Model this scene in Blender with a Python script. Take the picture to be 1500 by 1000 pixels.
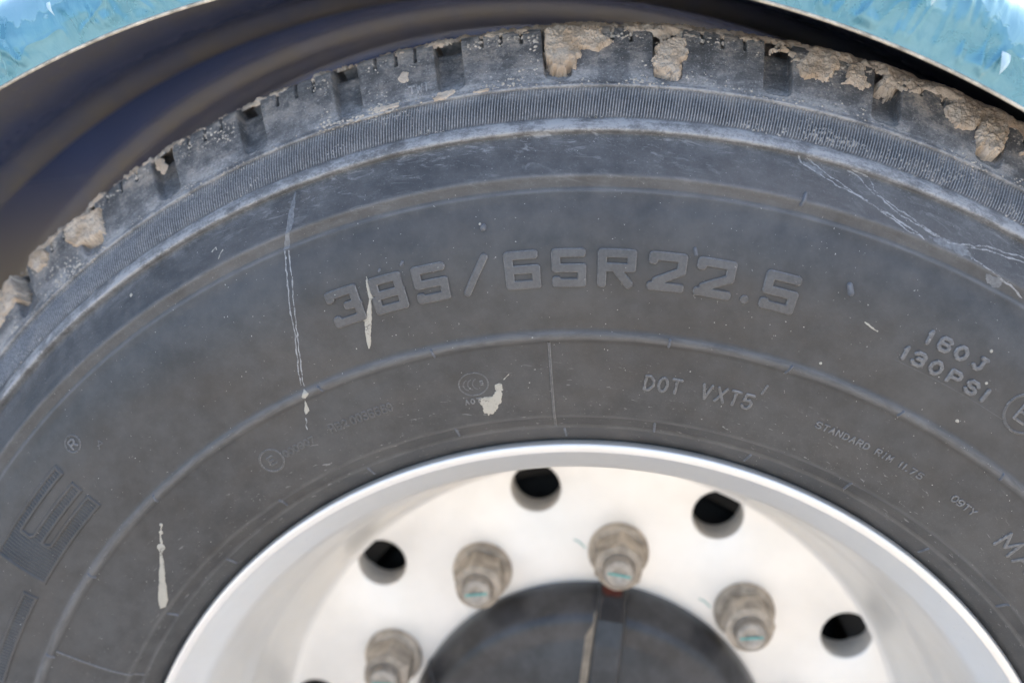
import bpy, math, random
import numpy as np
from mathutils import Vector, Matrix

for o in list(bpy.data.objects):
    bpy.data.objects.remove(o, do_unlink=True)
SC = bpy.context.scene
COL = SC.collection
MM = 0.001
ZC = 0.5375                      # wheel centre above the ground (m)
R = math.radians

# ------------------------------------------------------------------ camera
cd = bpy.data.cameras.new('camera')
cam = bpy.data.objects.new('camera', cd)
COL.objects.link(cam)
SC.camera = cam
cd.sensor_width = 36.0
cd.lens = 1404.0 / 1500.0 * 36.0
cd.clip_start = 0.02
cd.clip_end = 500.0
_yaw, _pit, _rol = R(-6.24), R(-12.81), R(-3.79)
fw = Vector((math.sin(_yaw) * math.cos(_pit), math.cos(_yaw) * math.cos(_pit), math.sin(_pit)))
rt = Vector((math.cos(_yaw), -math.sin(_yaw), 0))
up = rt.cross(fw)
rt, up = rt * math.cos(_rol) + up * math.sin(_rol), up * math.cos(_rol) - rt * math.sin(_rol)
mw = Matrix((( rt.x, up.x, -fw.x), (rt.y, up.y, -fw.y), (rt.z, up.z, -fw.z))).to_4x4()
mw.translation = Vector((0.0343, -0.5226, ZC + 0.4786))
cam.matrix_world = mw
cd.dof.use_dof = True
cd.dof.focus_distance = 0.518
cd.dof.aperture_fstop = 3.4

# ------------------------------------------------------------------ light
SUN_EL, SUN_AZ = 42.0, 40.0      # azimuth from +Y (behind the wheel) towards +X (right)
world = bpy.data.worlds.new('World')
SC.world = world
world.use_nodes = True
wn = world.node_tree.nodes
bg = wn['Background']
sky = wn.new('ShaderNodeTexSky')
sky.sky_type = 'NISHITA'
sky.sun_disc = False
sky.sun_elevation = R(SUN_EL)
sky.sun_rotation = R(SUN_AZ)
sky.dust_density = 5.0
sky.ozone_density = 0.7
bg.inputs['Strength'].default_value = 0.15
world.node_tree.links.new(sky.outputs[0], bg.inputs['Color'])
sd = bpy.data.lights.new('sun', 'SUN')
sun = bpy.data.objects.new('sun', sd)
COL.objects.link(sun)
sd.energy = 2.1
sd.angle = R(0.6)
sd.color = (1.0, 0.97, 0.92)
sdir = Vector((math.sin(R(SUN_AZ)) * math.cos(R(SUN_EL)), math.cos(R(SUN_AZ)) * math.cos(R(SUN_EL)), math.sin(R(SUN_EL))))
sun.rotation_euler = sdir.to_track_quat('Z', 'Y').to_euler()
sun.location = (2, 3, 4)
SC.view_settings.view_transform = 'Standard'
SC.view_settings.look = 'None'
SC.view_settings.gamma = 1.0
SC.view_settings.use_curve_mapping = False
SC.view_settings.exposure = 1.85

# ------------------------------------------------------------------ helpers
def hsh(i, j, k, seed):
    n = (i * 374761393 + j * 668265263 + k * 1274126177 + seed * 974711) & 0xffffffff
    n = ((n ^ (n >> 13)) * 1274126177) & 0xffffffff
    n = n ^ (n >> 16)
    return (n & 0xffff) / 65535.0

def vnoise(x, y, z=0.0, seed=0):
    x, y, z = np.broadcast_arrays(np.asarray(x, float), np.asarray(y, float), np.asarray(z, float))
    i, j, k = np.floor(x).astype(np.int64), np.floor(y).astype(np.int64), np.floor(z).astype(np.int64)
    f, g, h = x - i, y - j, z - k
    f, g, h = f * f * (3 - 2 * f), g * g * (3 - 2 * g), h * h * (3 - 2 * h)
    o = 0
    for a in (0, 1):
        for b in (0, 1):
            for c in (0, 1):
                o = o + hsh(i + a, j + b, k + c, seed) * (f if a else 1 - f) * (g if b else 1 - g) * (h if c else 1 - h)
    return o * 2 - 1

def fbm(x, y, z=0.0, seed=0, octv=4, gain=0.5):
    o, a = 0, 1.0
    for t in range(octv):
        o = o + a * vnoise(np.asarray(x) * 2 ** t, np.asarray(y) * 2 ** t, np.asarray(z) * 2 ** t, seed + t * 17)
        a *= gain
    return o

def sstep(a, b, x):
    t = np.clip((np.asarray(x) - a) / (b - a), 0, 1)
    return t * t * (3 - 2 * t)

def mesh_obj(name, V, F, mat, parent=None, smooth=True, loc=(0, 0, 0), roty=0.0):
    """V in millimetres."""
    me = bpy.data.meshes.new(name)
    V = np.asarray(V, np.float64) * MM
    if isinstance(F, np.ndarray):
        n, k = F.shape
        me.vertices.add(len(V)); me.vertices.foreach_set('co', V.astype(np.float32).ravel())
        me.loops.add(n * k); me.loops.foreach_set('vertex_index', F.astype(np.int32).ravel())
        me.polygons.add(n)
        me.polygons.foreach_set('loop_start', np.arange(0, n * k, k, dtype=np.int32))
        me.update(calc_edges=True); me.validate()
    else:
        me.from_pydata(V.tolist(), [], F)
        me.update()
    me.polygons.foreach_set('use_smooth', np.full(len(me.polygons), smooth))
    me.materials.append(mat)
    o = bpy.data.objects.new(name, me)
    COL.objects.link(o)
    o.parent = parent
    o.location = loc
    o.rotation_euler = (0, roty, 0)
    return o

def dup(o, parent, roty=None, loc=None):
    c = o.copy(); COL.objects.link(c); c.parent = parent
    if roty is not None: c.rotation_euler = (0, roty, 0)
    if loc is not None: c.location = loc
    return c

def empty(name, loc=(0, 0, 0)):
    o = bpy.data.objects.new(name, None); COL.objects.link(o); o.location = loc
    o.empty_display_size = 0.05
    return o

def grid_faces(nu, nv, wrap=False):
    i = np.arange(nu if wrap else nu - 1)[:, None]; j = np.arange(nv - 1)[None, :]
    a = i * nv + j; b = ((i + 1) % nu) * nv + j
    return np.stack([a, b, b + 1, a + 1], -1).reshape(-1, 4)

def revolve(prof, n=256, a0=0.0, a1=360.0):
    """prof: list of (r, y) mm, turned about the wheel axis (Y)."""
    p = np.asarray(prof, float); full = abs(a1 - a0) >= 360
    th = np.radians(np.linspace(a0, a1, n, endpoint=not full))
    V = np.stack([p[None, :, 0] * np.sin(th)[:, None], np.broadcast_to(p[None, :, 1], (n, len(p))), p[None, :, 0] * np.cos(th)[:, None]], -1).reshape(-1, 3)
    return V, grid_faces(n, len(p), full)

def rnd_prof(pts, rad=0.8, n=4):
    """round the corners of a profile polyline"""
    out = [pts[0]]
    for a, b, c in zip(pts[:-2], pts[1:-1], pts[2:]):
        a, b, c = map(lambda q: np.array(q, float), (a, b, c))
        l1, l2 = np.linalg.norm(a - b), np.linalg.norm(c - b)
        d = min(rad, l1 * .45, l2 * .45)
        p, q = b + (a - b) / l1 * d, b + (c - b) / l2 * d
        for t in np.linspace(0, 1, n):
            out.append(tuple((1 - t) ** 2 * p + 2 * t * (1 - t) * b + t * t * q))
    out.append(pts[-1])
    return out

# ------------------------------------------------------------------ materials
class NT:
    def __init__(s, name):
        s.m = bpy.data.materials.new(name); s.m.use_nodes = True
        s.t = s.m.node_tree; s.n = s.t.nodes; s.bsdf = s.n['Principled BSDF']
    def link(s, a, b): s.t.links.new(a, b)
    def put(s, sock, v):
        if hasattr(v, 'is_output'): s.link(v, sock)
        elif v is not None:
            sock.default_value = (*v, 1) if isinstance(v, tuple) and len(v) == 3 and sock.type == 'RGBA' else v
    def math(s, op, a, b=None, c=None, clamp=False):
        n = s.n.new('ShaderNodeMath'); n.operation = op; n.use_clamp = clamp
        for i, v in enumerate((a, b, c)):
            if v is not None: s.put(n.inputs[i], v)
        return n.outputs[0]
    def mix(s, f, a, b):
        n = s.n.new('ShaderNodeMix'); n.data_type = 'RGBA'
        s.put(n.inputs[0], f); s.put(n.inputs[6], a); s.put(n.inputs[7], b); return n.outputs[2]
    def mixf(s, f, a, b):
        n = s.n.new('ShaderNodeMix'); s.put(n.inputs[0], f); s.put(n.inputs[2], a); s.put(n.inputs[3], b); return n.outputs[0]
    def ramp(s, f, stops):
        n = s.n.new('ShaderNodeMapRange'); n.interpolation_type = 'SMOOTHSTEP'
        s.put(n.inputs[0], f)
        for i, v in enumerate(stops): n.inputs[i + 1].default_value = v
        return n.outputs[0]
    def curve(s, f, pts):
        """piecewise-linear function of f: pts [(x, value)]"""
        x0, x1 = pts[0][0], pts[-1][0]
        n = s.n.new('ShaderNodeValToRGB'); cr = n.color_ramp
        m = s.math('DIVIDE', s.math('SUBTRACT', f, x0), x1 - x0, clamp=True)
        for i, (x, v) in enumerate(pts):
            e = cr.elements[i] if i < 2 and i < len(cr.elements) and i == 0 else None
            if i == 0: e = cr.elements[0]; e.position = 0.0
            elif i == len(pts) - 1: e = cr.elements[len(cr.elements) - 1]; e.position = 1.0
            else: e = cr.elements.new((x - x0) / (x1 - x0))
            e.color = (v, v, v, 1)
        s.link(m, n.inputs[0]); return n.outputs[0]
    def noise(s, vec, scale, detail=4, rough=0.55, dist=0.0):
        n = s.n.new('ShaderNodeTexNoise'); s.link(vec, n.inputs['Vector'])
        n.inputs['Scale'].default_value = scale; n.inputs['Detail'].default_value = detail
        n.inputs['Roughness'].default_value = rough; n.inputs['Distortion'].default_value = dist
        return n.outputs[0]
    def pos(s):
        g = s.n.new('ShaderNodeNewGeometry'); a = s.n.new('ShaderNodeVectorMath'); a.operation = 'SUBTRACT'
        s.link(g.outputs['Position'], a.inputs[0]); a.inputs[1].default_value = (0, 0, ZC)
        k = s.n.new('ShaderNodeVectorMath'); k.operation = 'SCALE'; k.inputs['Scale'].default_value = 1000
        s.link(a.outputs[0], k.inputs[0]); return k.outputs[0]       # millimetres from the wheel centre
    def polar(s, p):
        x = s.n.new('ShaderNodeSeparateXYZ'); s.link(p, x.inputs[0])
        X, Yy, Z = x.outputs
        r = s.math('SQRT', s.math('ADD', s.math('MULTIPLY', X, X), s.math('MULTIPLY', Z, Z)))
        th = s.math('ARCTAN2', X, Z)
        return r, th, Yy
    def vec(s, a, b, c):
        n = s.n.new('ShaderNodeCombineXYZ')
        for i, v in enumerate((a, b, c)): s.put(n.inputs[i], v)
        return n.outputs[0]
    def bump(s, h, strength=0.3, dist=0.001):
        n = s.n.new('ShaderNodeBump'); s.link(h, n.inputs['Height'])
        n.inputs['Strength'].default_value = strength; n.inputs['Distance'].default_value = dist
        s.link(n.outputs[0], s.bsdf.inputs['Normal'])
    def out(s, col=None, rough=None, metal=None, **kw):
        if col is not None: s.put(s.bsdf.inputs['Base Color'], col)
        if rough is not None: s.put(s.bsdf.inputs['Roughness'], rough)
        if metal is not None: s.put(s.bsdf.inputs['Metallic'], metal)
        for k, v in kw.items(): s.put(s.bsdf.inputs[k.replace('_', ' ')], v)
        return s.m

def mat_rubber(name, block=False):
    t = NT(name); p = t.pos(); r, th, y = t.polar(p)
    arc = t.math('MULTIPLY', th, 430.0)
    pol = t.vec(arc, r, y)
    lay = t.vec(t.math('MULTIPLY', arc, 0.18), r, y)                     # streaks along the circumference
    n_big = t.noise(p, 0.012, 3, 0.6)
    n_mid = t.noise(p, 0.07, 5, 0.65)
    n_fine = t.noise(p, 0.6, 5, 0.7)
    n_lay = t.noise(lay, 0.25, 5, 0.7, 0.6)
    n_sm = t.noise(t.vec(t.math('MULTIPLY', arc, 0.35), t.math('ADD', r, t.math('MULTIPLY', arc, 0.25)), y), 0.16, 6, 0.75, 1.0)
    # thin dust film everywhere
    film = t.math('MULTIPLY', t.ramp(t.math('ADD', t.math('MULTIPLY', n_big, 0.6), t.math('MULTIPLY', n_mid, 0.4)), (0.3, 0.7, 0.045, 0.16)), t.curve(r, [(296, 1.0), (360, .8), (400, .85), (440, 1.0), (536, 1.0)]))
    # heavy dust bands on the shoulder
    if block:
        ring = t.curve(r, [(490, .5), (500, .52), (508, .27), (518, .22), (526, .34), (536, .6)])
    else:
        ring = t.curve(r, [(440, .0), (449, .02), (450.4, .02), (452, .03), (462, .04), (468, .1), (472, .16), (473, .6), (478.6, .55), (479.8, .06), (495, .08), (496.5, .6), (500, .5), (536, .4)])
    ring = t.math('MULTIPLY', t.math('MULTIPLY', ring, t.ramp(n_mid, (0.36, 0.64, 0.55, 1.4))), t.ramp(t.math('ADD', t.math('MULTIPLY', n_lay, 0.5), t.math('MULTIPLY', n_fine, 0.5)), (0.32, 0.66, 0.35, 1.45)))
    # wiped smears below the shoulder step, near the top of the wheel
    zone = t.math('MULTIPLY', t.curve(r, [(440, 0), (455, .3), (464, .9), (471, 1), (474, .2), (500, 0)]), t.curve(th, [(-.9, .1), (-.5, .15), (-.25, .8), (.0, .9), (.12, .8), (.25, .25), (.6, .5), (.9, .2)]))
    smear = t.math('MULTIPLY', t.ramp(n_sm, (0.52, 0.70, 0.0, 0.75)), zone)
    # grit specks and crumbs
    speck = t.ramp(t.noise(p, 0.75, 2, 0.5), (0.735, 0.77, 0.0, 0.8))
    grit = t.math('MULTIPLY', t.ramp(t.noise(p, 0.9, 3, 0.6), (0.60, 0.68, 0.0, 0.55)), t.curve(r, [(296, .10), (320, .12), (365, .04), (440, .06), (466, .25), (474, .5), (498, .9), (510, 1.0), (536, 1.6)]))
    scr = t.math('MULTIPLY', t.ramp(t.noise(t.vec(t.math('MULTIPLY', arc, 0.22), t.math('ADD', r, t.math('MULTIPLY', arc, 0.12)), y), 0.55, 3, 0.6, 0.4), (0.66, 0.72, 0, .5)), t.curve(r, [(296, .3), (312, .8), (322, 1), (345, .25), (365, .05), (440, .02), (536, .2)]))
    at = t.n.new('ShaderNodeAttribute'); at.attribute_name = 'edge'
    edge = t.math('MULTIPLY', at.outputs['Fac'], t.ramp(n_fine, (0.3, 0.7, 0.22, 0.60)))
    film = t.math('ADD', film, edge)
    lines = t.curve(r, [(300, 0), (308.6, .02), (309.6, .12), (311, .02), (316.4, .02), (317.6, .14), (319.4, .02), (362.6, .0), (364.2, .15), (367.6, .17), (369.6, .01), (441.4, .0), (442.6, .16), (444.0, .04), (449.0, .02), (450.4, .14), (452, .0), (470, 0)])  # pale ridge rings put sky light on up-facing edges into the colour
    film = t.math('ADD', film, t.math('MULTIPLY', lines, t.ramp(n_lay, (0.3, 0.7, 0.5, 1.5))))
    d = t.math('ADD', film, ring)
    for q in (smear, grit, scr): d = t.math('ADD', d, q)
    d = t.math('MINIMUM', d, 0.9)
    warm = t.mix(t.ramp(r, (330, 480, 0, 1)), (0.40, 0.388, 0.37), (0.43, 0.43, 0.43))
    base = t.mix(t.ramp(n_mid, (0.3, 0.7, 0, 1)), (0.024, 0.0235, 0.023), (0.036, 0.035, 0.034))
    bloom = t.ramp(t.noise(t.vec(t.math('MULTIPLY', arc, 0.4), r, y), 0.022, 4, 0.6, 0.8), (0.42, 0.68, 0, .5))
    base = t.mix(bloom, base, (0.046, 0.037, 0.029))
    c = t.mix(d, base, warm)
    mudf = t.math('MULTIPLY', t.curve(r, [(470, 0), (482, .12), (498, .22), (512, .4), (522, .85), (529, 1.2), (537, 1.4)]), t.curve(th, [(-.9, .9), (-.5, .75), (-.2, .5), (0, .8), (.2, .75), (.4, 1.25), (.9, 1.3)]))
    mudf = t.math('MULTIPLY', mudf, t.ramp(t.math('ADD', t.math('MULTIPLY', n_mid, .65), t.math('MULTIPLY', n_fine, .35)), (0.46, 0.62, 0, .85)), clamp=True)
    c = t.mix(mudf, c, (0.52, 0.425, 0.325))
    c = t.mix(speck, c, (0.6, 0.57, 0.52))
    rough = t.math('ADD', t.math('MULTIPLY', d, 0.4), t.ramp(n_mid, (0.3, 0.7, 0.36, 0.50)))
    h = t.math('ADD', t.math('MULTIPLY', n_fine, 0.6), t.math('ADD', t.math('MULTIPLY', n_mid, 0.8), t.math('MULTIPLY', d, 1.1)))
    t.bump(h, 0.32 if not block else 0.5, 0.0006)
    return t.out(c, rough, 0.0, Specular_IOR_Level=0.5)

def mat_mud():
    t = NT('dried_mud'); p = t.pos()
    a = t.noise(p, 0.09, 5, 0.65); b = t.noise(p, 0.7, 6, 0.75); q = t.noise(p, 0.02, 2)
    c = t.mix(t.ramp(a, (0.35, 0.65, 0, 1)), (0.58, 0.44, 0.31), (0.76, 0.64, 0.51))
    c = t.mix(t.ramp(q, (0.4, 0.6, 0, .35)), c, (0.74, 0.65, 0.55))
    c = t.mix(t.ramp(b, (0.3, 0.44, 0.5, 0)), c, (0.26, 0.18, 0.125))
    t.bump(t.math('ADD', t.math('MULTIPLY', a, 0.6), t.math('MULTIPLY', b, 1.5)), 0.8, 0.0012)
    return t.out(c, 0.95, 0.0, Specular_IOR_Level=0.15)

def mat_simple(name, col, rough=0.6, metal=0.0, var=0.25, scale=0.1, bump=0.15, **kw):
    t = NT(name); p = t.pos(); a = t.noise(p, scale, 5, 0.65)
    c = t.mix(t.ramp(a, (0.3, 0.7, 0, 1)), tuple(v * (1 - var) for v in col), tuple(min(1, v * (1 + var)) for v in col))
    t.bump(t.noise(p, scale * 5, 4, 0.6), bump, 0.0004)
    return t.out(c, rough, metal, **kw)

def mat_alu():
    t = NT('forged_aluminium'); p = t.pos(); r, th, y = t.polar(p)
    arc = t.math('MULTIPLY', th, 30.0)
    brush = t.noise(t.vec(arc, t.math('MULTIPLY', r, 8.0), t.math('MULTIPLY', y, 8.0)), 0.35, 4, 0.6)
    n = t.noise(p, 0.02, 4, 0.6); f = t.noise(p, 0.5, 4, 0.7)
    # road dirt settled in scattered stains, a little more on the lip
    st = t.math('MULTIPLY', t.ramp(t.noise(p, 0.35, 4, 0.7, 0.3), (0.66, 0.74, 0, .75)), t.curve(r, [(140, .35), (225, .22), (245, .2), (278, .3), (293, 1.0), (300, 1.0)]))
    st = t.math('MULTIPLY', st, t.ramp(n, (0.45, 0.62, 0.05, 1)))
    c = t.mix(t.ramp(n, (0.3, 0.7, 0, 1)), (0.88, 0.85, 0.795), (0.93, 0.905, 0.86))
    c = t.mix(st, c, (0.16, 0.12, 0.09))
    ro = t.math('ADD', t.math('ADD', t.ramp(brush, (0.3, 0.7, 0.40, 0.52)), t.math('MULTIPLY', st, 0.4)), t.curve(r, [(140, .06), (238, .06), (245, .0), (280, -.06), (300, -.12)]))
    t.bump(t.math('ADD', brush, t.math('MULTIPLY', f, .5)), 0.06, 0.0003)
    dust = t.math('MULTIPLY', t.ramp(y, (140.3, 141.5, 0, .75)), t.ramp(r, (236, 238, 1, 0)))     # dust settled inside the vent holes
    c = t.mix(dust, c, (0.62, 0.57, 0.50))
    return t.out(c, ro, t.math('SUBTRACT', t.ramp(n, (0.3, 0.7, 0.60, 0.72)), t.math('MAXIMUM', t.math('MULTIPLY', st, .6), t.math('MULTIPLY', dust, .6))))

def mat_film():
    """cyan protective film over bright sheet metal; pale where it has lifted. UV: x = arc mm, y = height on the lip mm"""
    t = NT('blue_protective_film')
    uv = t.n.new('ShaderNodeUVMap').outputs[0]
    sp = t.n.new('ShaderNodeSeparateXYZ'); t.link(uv, sp.inputs[0]); u, v = sp.outputs[0], sp.outputs[1]
    lob = t.noise(t.vec(u, t.math('MULTIPLY', v, 0.35), 0.0), 0.028, 3, 0.5, 0.8)
    lob2 = t.noise(t.vec(u, v, 3.0), 0.11, 4, 0.6, 0.5)
    edge = t.math('SUBTRACT', v, t.math('MULTIPLY', t.math('ADD', lob, t.math('MULTIPLY', lob2, .35)), 62.0))
    lift = t.ramp(edge, (-19, -17.0, 0, 1))
    blotch = t.noise(uv, 0.045, 5, 0.65, 0.6)
    cy = t.mix(t.ramp(blotch, (0.35, 0.65, 0, 1)), (0.095, 0.285, 0.36), (0.165, 0.365, 0.43))
    c = t.mix(t.math('MULTIPLY', lift, .9), cy, (0.26, 0.48, 0.55))
    tan = t.ramp(t.noise(uv, 0.06, 3, 0.6), (0.66, 0.75, 0, .35))
    c = t.mix(tan, c, (0.32, 0.42, 0.40))
    rough = t.math('ADD', t.math('MULTIPLY', lift, 0.10), t.ramp(blotch, (0.3, 0.7, 0.24, 0.36)))
    wr = t.noise(t.vec(t.math('MULTIPLY', u, 1.0), t.math('MULTIPLY', v, 0.3), 7.0), 0.16, 5, 0.6, 1.2)
    t.bump(t.math('ADD', t.math('MULTIPLY', wr, 1.0), t.math('MULTIPLY', lift, 0.5)), 0.5, 0.0012)
    return t.out(c, rough, 0.35, Coat_Weight=0.6, Coat_Roughness=0.08)

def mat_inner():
    """underside of the mudguard: glossy sheet, greyed by spray and mud near the lip; navy and brown beads are painted-in reflections"""
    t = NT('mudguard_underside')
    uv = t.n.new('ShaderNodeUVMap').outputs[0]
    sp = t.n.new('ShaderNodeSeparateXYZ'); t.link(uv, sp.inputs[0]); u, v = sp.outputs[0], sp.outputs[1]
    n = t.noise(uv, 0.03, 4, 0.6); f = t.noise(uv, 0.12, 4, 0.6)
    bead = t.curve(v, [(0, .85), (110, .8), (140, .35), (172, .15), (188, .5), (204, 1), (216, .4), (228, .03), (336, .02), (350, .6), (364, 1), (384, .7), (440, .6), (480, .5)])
    dirt_reflection = t.math('MULTIPLY', bead, t.ramp(n, (0.25, 0.7, 0.6, 1.0)))
    dirt_reflection = t.math('MAXIMUM', dirt_reflection, t.ramp(u, (-520, -330, .9, 0)))
    c = t.mix(dirt_reflection, (0.085, 0.125, 0.285), (0.27, 0.245, 0.195))  # navy and bead brown put reflections into the colour, brightened for missing light
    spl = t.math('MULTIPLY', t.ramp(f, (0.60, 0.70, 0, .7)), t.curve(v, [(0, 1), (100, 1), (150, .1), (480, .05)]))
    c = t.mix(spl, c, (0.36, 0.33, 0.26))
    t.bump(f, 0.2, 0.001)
    return t.out(c, t.mixf(dirt_reflection, 0.22, 0.5), 0.0)

def mat_ground():
    t = NT('sandy_ground'); p = t.pos()
    a = t.noise(p, 0.0012, 5, 0.6); b = t.noise(p, 0.03, 6, 0.7)
    c = t.mix(t.ramp(a, (0.3, 0.7, 0, 1)), (0.33, 0.31, 0.28), (0.43, 0.405, 0.37))
    c = t.mix(t.ramp(b, (0.35, 0.5, .5, 0)), c, (0.23, 0.20, 0.165))
    t.bump(b, 0.8, 0.01)
    return t.out(c, 0.95, 0.0)

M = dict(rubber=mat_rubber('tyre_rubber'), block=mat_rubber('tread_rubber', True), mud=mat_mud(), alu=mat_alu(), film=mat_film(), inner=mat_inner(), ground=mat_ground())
def mat_splash(name, col, lo, hi):
    t = NT(name); p = t.pos(); a = t.noise(p, 0.9, 5, 0.7, .4); b = t.noise(p, 0.12, 3, .6)
    f = t.ramp(t.math('ADD', t.math('MULTIPLY', a, .6), t.math('MULTIPLY', b, .4)), (lo, hi, 0, 1))
    c = t.mix(f, (0.10, 0.095, 0.088), t.mix(b, tuple(v * .8 for v in col), col))
    t.bump(a, .5, .0004)
    return t.out(c, .85, 0.0)
M['crumb'] = mat_simple('pale_dried_mud', (0.50, 0.45, 0.385), 0.95, 0, 0.25, 0.3, 0.6)
M['drip'] = mat_splash('dried_white_splash', (0.52, 0.48, 0.40), .36, .46)
M['haze'] = mat_simple('dried_water_residue', (0.19, 0.195, 0.20), 0.8, 0, 0.25, 0.4, 0.3)
M['residue'] = mat_splash('dried_water_edge', (0.40, 0.40, 0.40), .36, .56)
M['nub'] = mat_simple('rubber_vent_nub', (0.13, 0.137, 0.15), 0.55, 0, 0.3, 0.3, 0.2)
M['nut'] = mat_simple('dusty_steel', (0.44, 0.37, 0.29), 0.7, 0.2, 0.35, 0.08, 0.4)
M['stud'] = mat_simple('dusty_stud_steel', (0.42, 0.37, 0.31), 0.6, 0.3, 0.25, 0.1, 0.4)
M['teal'] = mat_simple('teal_paint_mark', (0.15, 0.36, 0.32), 0.6, 0, 0.2, 0.3, 0.2)
M['red'] = mat_simple('red_oxide_paint', (0.15, 0.035, 0.025), 0.6, 0, 0.3, 0.2, 0.2)
M['cap'] = mat_simple('black_hub_paint', (0.046, 0.045, 0.046), 0.30, 0, 0.4, 0.04, 0.35)
M['tan'] = mat_simple('caked_dust', (0.33, 0.27, 0.20), 0.9, 0, 0.3, 0.08, 0.5)
M['drum'] = mat_simple('dark_drum_iron', (0.012, 0.011, 0.010), 0.7, 0.2, 0.4, 0.05, 0.5)
M['trim'] = mat_simple('bare_sheet_edge', (0.54, 0.49, 0.40), 0.5, 0.4, 0.45, 0.1, 0.2)
M['navy'] = mat_simple('navy_panel_paint', (0.09, 0.15, 0.38), 0.35, 0, 0.35, 0.02, 0.3)

# ------------------------------------------------------------------ setting
g = mesh_obj('ground', [(-60000, -60000, 0), (60000, -60000, 0), (60000, 60000, 0), (-60000, 60000, 0)], [(0, 1, 2, 3)], M['ground'], smooth=False)
g['kind'] = 'structure'

# ------------------------------------------------------------------ tyre surface (radius, depth) in mm; depth 0 = rim lip, + = inwards
K=[(296,9),(299.5,4.5),(304,-0.5),(308.6,-4.4),(310.0,-5.6),(311.2,-5.4),(316.6,-9.2),(317.6,-11.2),(319,-12.0),(330,-15.6),(345,-18.6),
(363.2,-21.1),(364.2,-22.6),(366.4,-23.2),(368.2,-22.3),(369.4,-21.7),(385,-24.2),(402,-25.2),(418,-23.6),(430,-20.6),(438,-17.8),(441.6,-16.9),(442.6,-16.8),(443.8,-15.7),(444.8,-15.6),(449.4,-16.4),(450.3,-16.6),(451.3,-16.2),(453,-14.6),(460,-8.6),
(468,-1.3),(470.6,1.4),(471.5,1.3),(473.0,-1.2),(473.6,-1.5),(474.6,-1.0),(478.4,3.2),(479.0,5.2),(488,12.5),(495.6,19.2),(496.4,17.7),(497.6,18.3),(499,20.2),(514,32.0),(524,40.5),(528,45.2),(529.6,49.0),(531.5,70),(533.5,100)]
K=np.array(K,float)

def _refine(K):
    sl = np.diff(K[:, 1]) / np.diff(K[:, 0]); out = []
    for i in range(len(K) - 1):
        r0, y0 = K[i]; r1, y1 = K[i + 1]; h = r1 - r0
        if h > 5 and r0 < 470:
            def tan(j):
                if j == 0 or j == len(K) - 1: return sl[i]
                a, b = sl[j - 1], sl[j]
                return 0.5 * (a + b) if abs(a - b) < 0.45 else sl[i]
            m0, m1 = tan(i), tan(i + 1)
            for t in np.linspace(0, 1, 8, endpoint=False):
                out.append((r0 + t * h, (2*t**3-3*t**2+1)*y0 + (t**3-2*t**2+t)*h*m0 + (-2*t**3+3*t**2)*y1 + (t**3-t**2)*h*m1))
        else: out.append((r0, y0))
    out.append(tuple(K[-1])); return np.array(out)
K = _refine(K)
S = np.r_[0, np.cumsum(np.hypot(*np.diff(K, axis=0).T))]
_T = np.gradient(K, S, axis=0); _T /= np.linalg.norm(_T, axis=1)[:, None]

def s_of_r(r): return np.interp(r, K[:, 0], S)
def surf(th, s, h=0.0):
    """th radians, s along the profile, h above the rubber -> xyz (mm, wheel centred)"""
    r, y = np.interp(s, S, K[:, 0]), np.interp(s, S, K[:, 1])
    tr, ty = np.interp(s, S, _T[:, 0]), np.interp(s, S, _T[:, 1])
    l = np.hypot(tr, ty); nr, ny = ty / l, -tr / l
    r = r + nr * h; y = y + ny * h
    return np.stack(np.broadcast_arrays(r * np.sin(th), y, r * np.cos(th)), -1)

wheel = empty('truck_wheel')
wheel['label'] = 'dusty black truck tyre on a polished aluminium wheel with vent holes and nuts'
wheel['category'] = 'truck wheel'
WL = (0, 0, ZC)

# carcass: visible sidewall, recess under the blocks, crown with two grooves, far sidewall
car = [tuple(k) for k in K if k[0] <= 497.7]
car += [(498.4, 24), (500, 33), (512, 46), (519.5, 58), (521, 98), (521.5, 100), (535, 101), (536, 130), (536.6, 162), (536, 194), (535, 223), (521.5, 224), (521, 228), (532, 229), (531, 262), (529, 276), (516, 290), (497, 306)]
car += [(475, 322), (450, 338), (418, 347), (390, 349), (366, 346), (340, 341), (318, 334), (305, 324), (296, 314)]
V, F = revolve(car, 1200)
tyre = mesh_obj('tyre', V, F, M['rubber'], wheel, loc=WL)
tyre['label'] = 'black rubber tyre with raised size lettering and a dusty muddy shoulder'

# fine radial ribs on the shoulder
NR, PH = 1950, 6
ph = np.array([0, .16, .3, .52, .68, .84]); hh = np.array([1.35, 1.35, .45, .0, .0, .5])
un = (np.arange(NR)[:, None] + ph[None]).ravel(); hn = np.tile(hh, NR)
sv = s_of_r(np.array([479.3, 480.2, 483.5, 487.5, 491.5, 494.9, 495.8])); fall = np.array([-.3, .7, 1, 1, 1, .9, -.2])
lean = np.linspace(-.7, .7, 7)
jit = vnoise(un * .37, 0.5, 0, 3) * .12
TH = (un[:, None] + lean[None]) * 2 * math.pi / NR
Hh = np.where(fall[None] < 0, -.3, (hn[:, None] + jit[:, None]) * fall[None] + .03)
V = surf(TH, sv[None] + 0 * TH, Hh).reshape(-1, 3)
rb = mesh_obj('ribbed_band', V, grid_faces(NR * PH, 7, True), M['rubber'], tyre)
rb['kind'] = 'stuff'
_a = rb.data.attributes.new('edge', 'FLOAT', 'POINT'); _a.data.foreach_set('value', (np.clip(Hh / 1.2, 0, 1) * 1.6).ravel().astype(np.float32))

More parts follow.
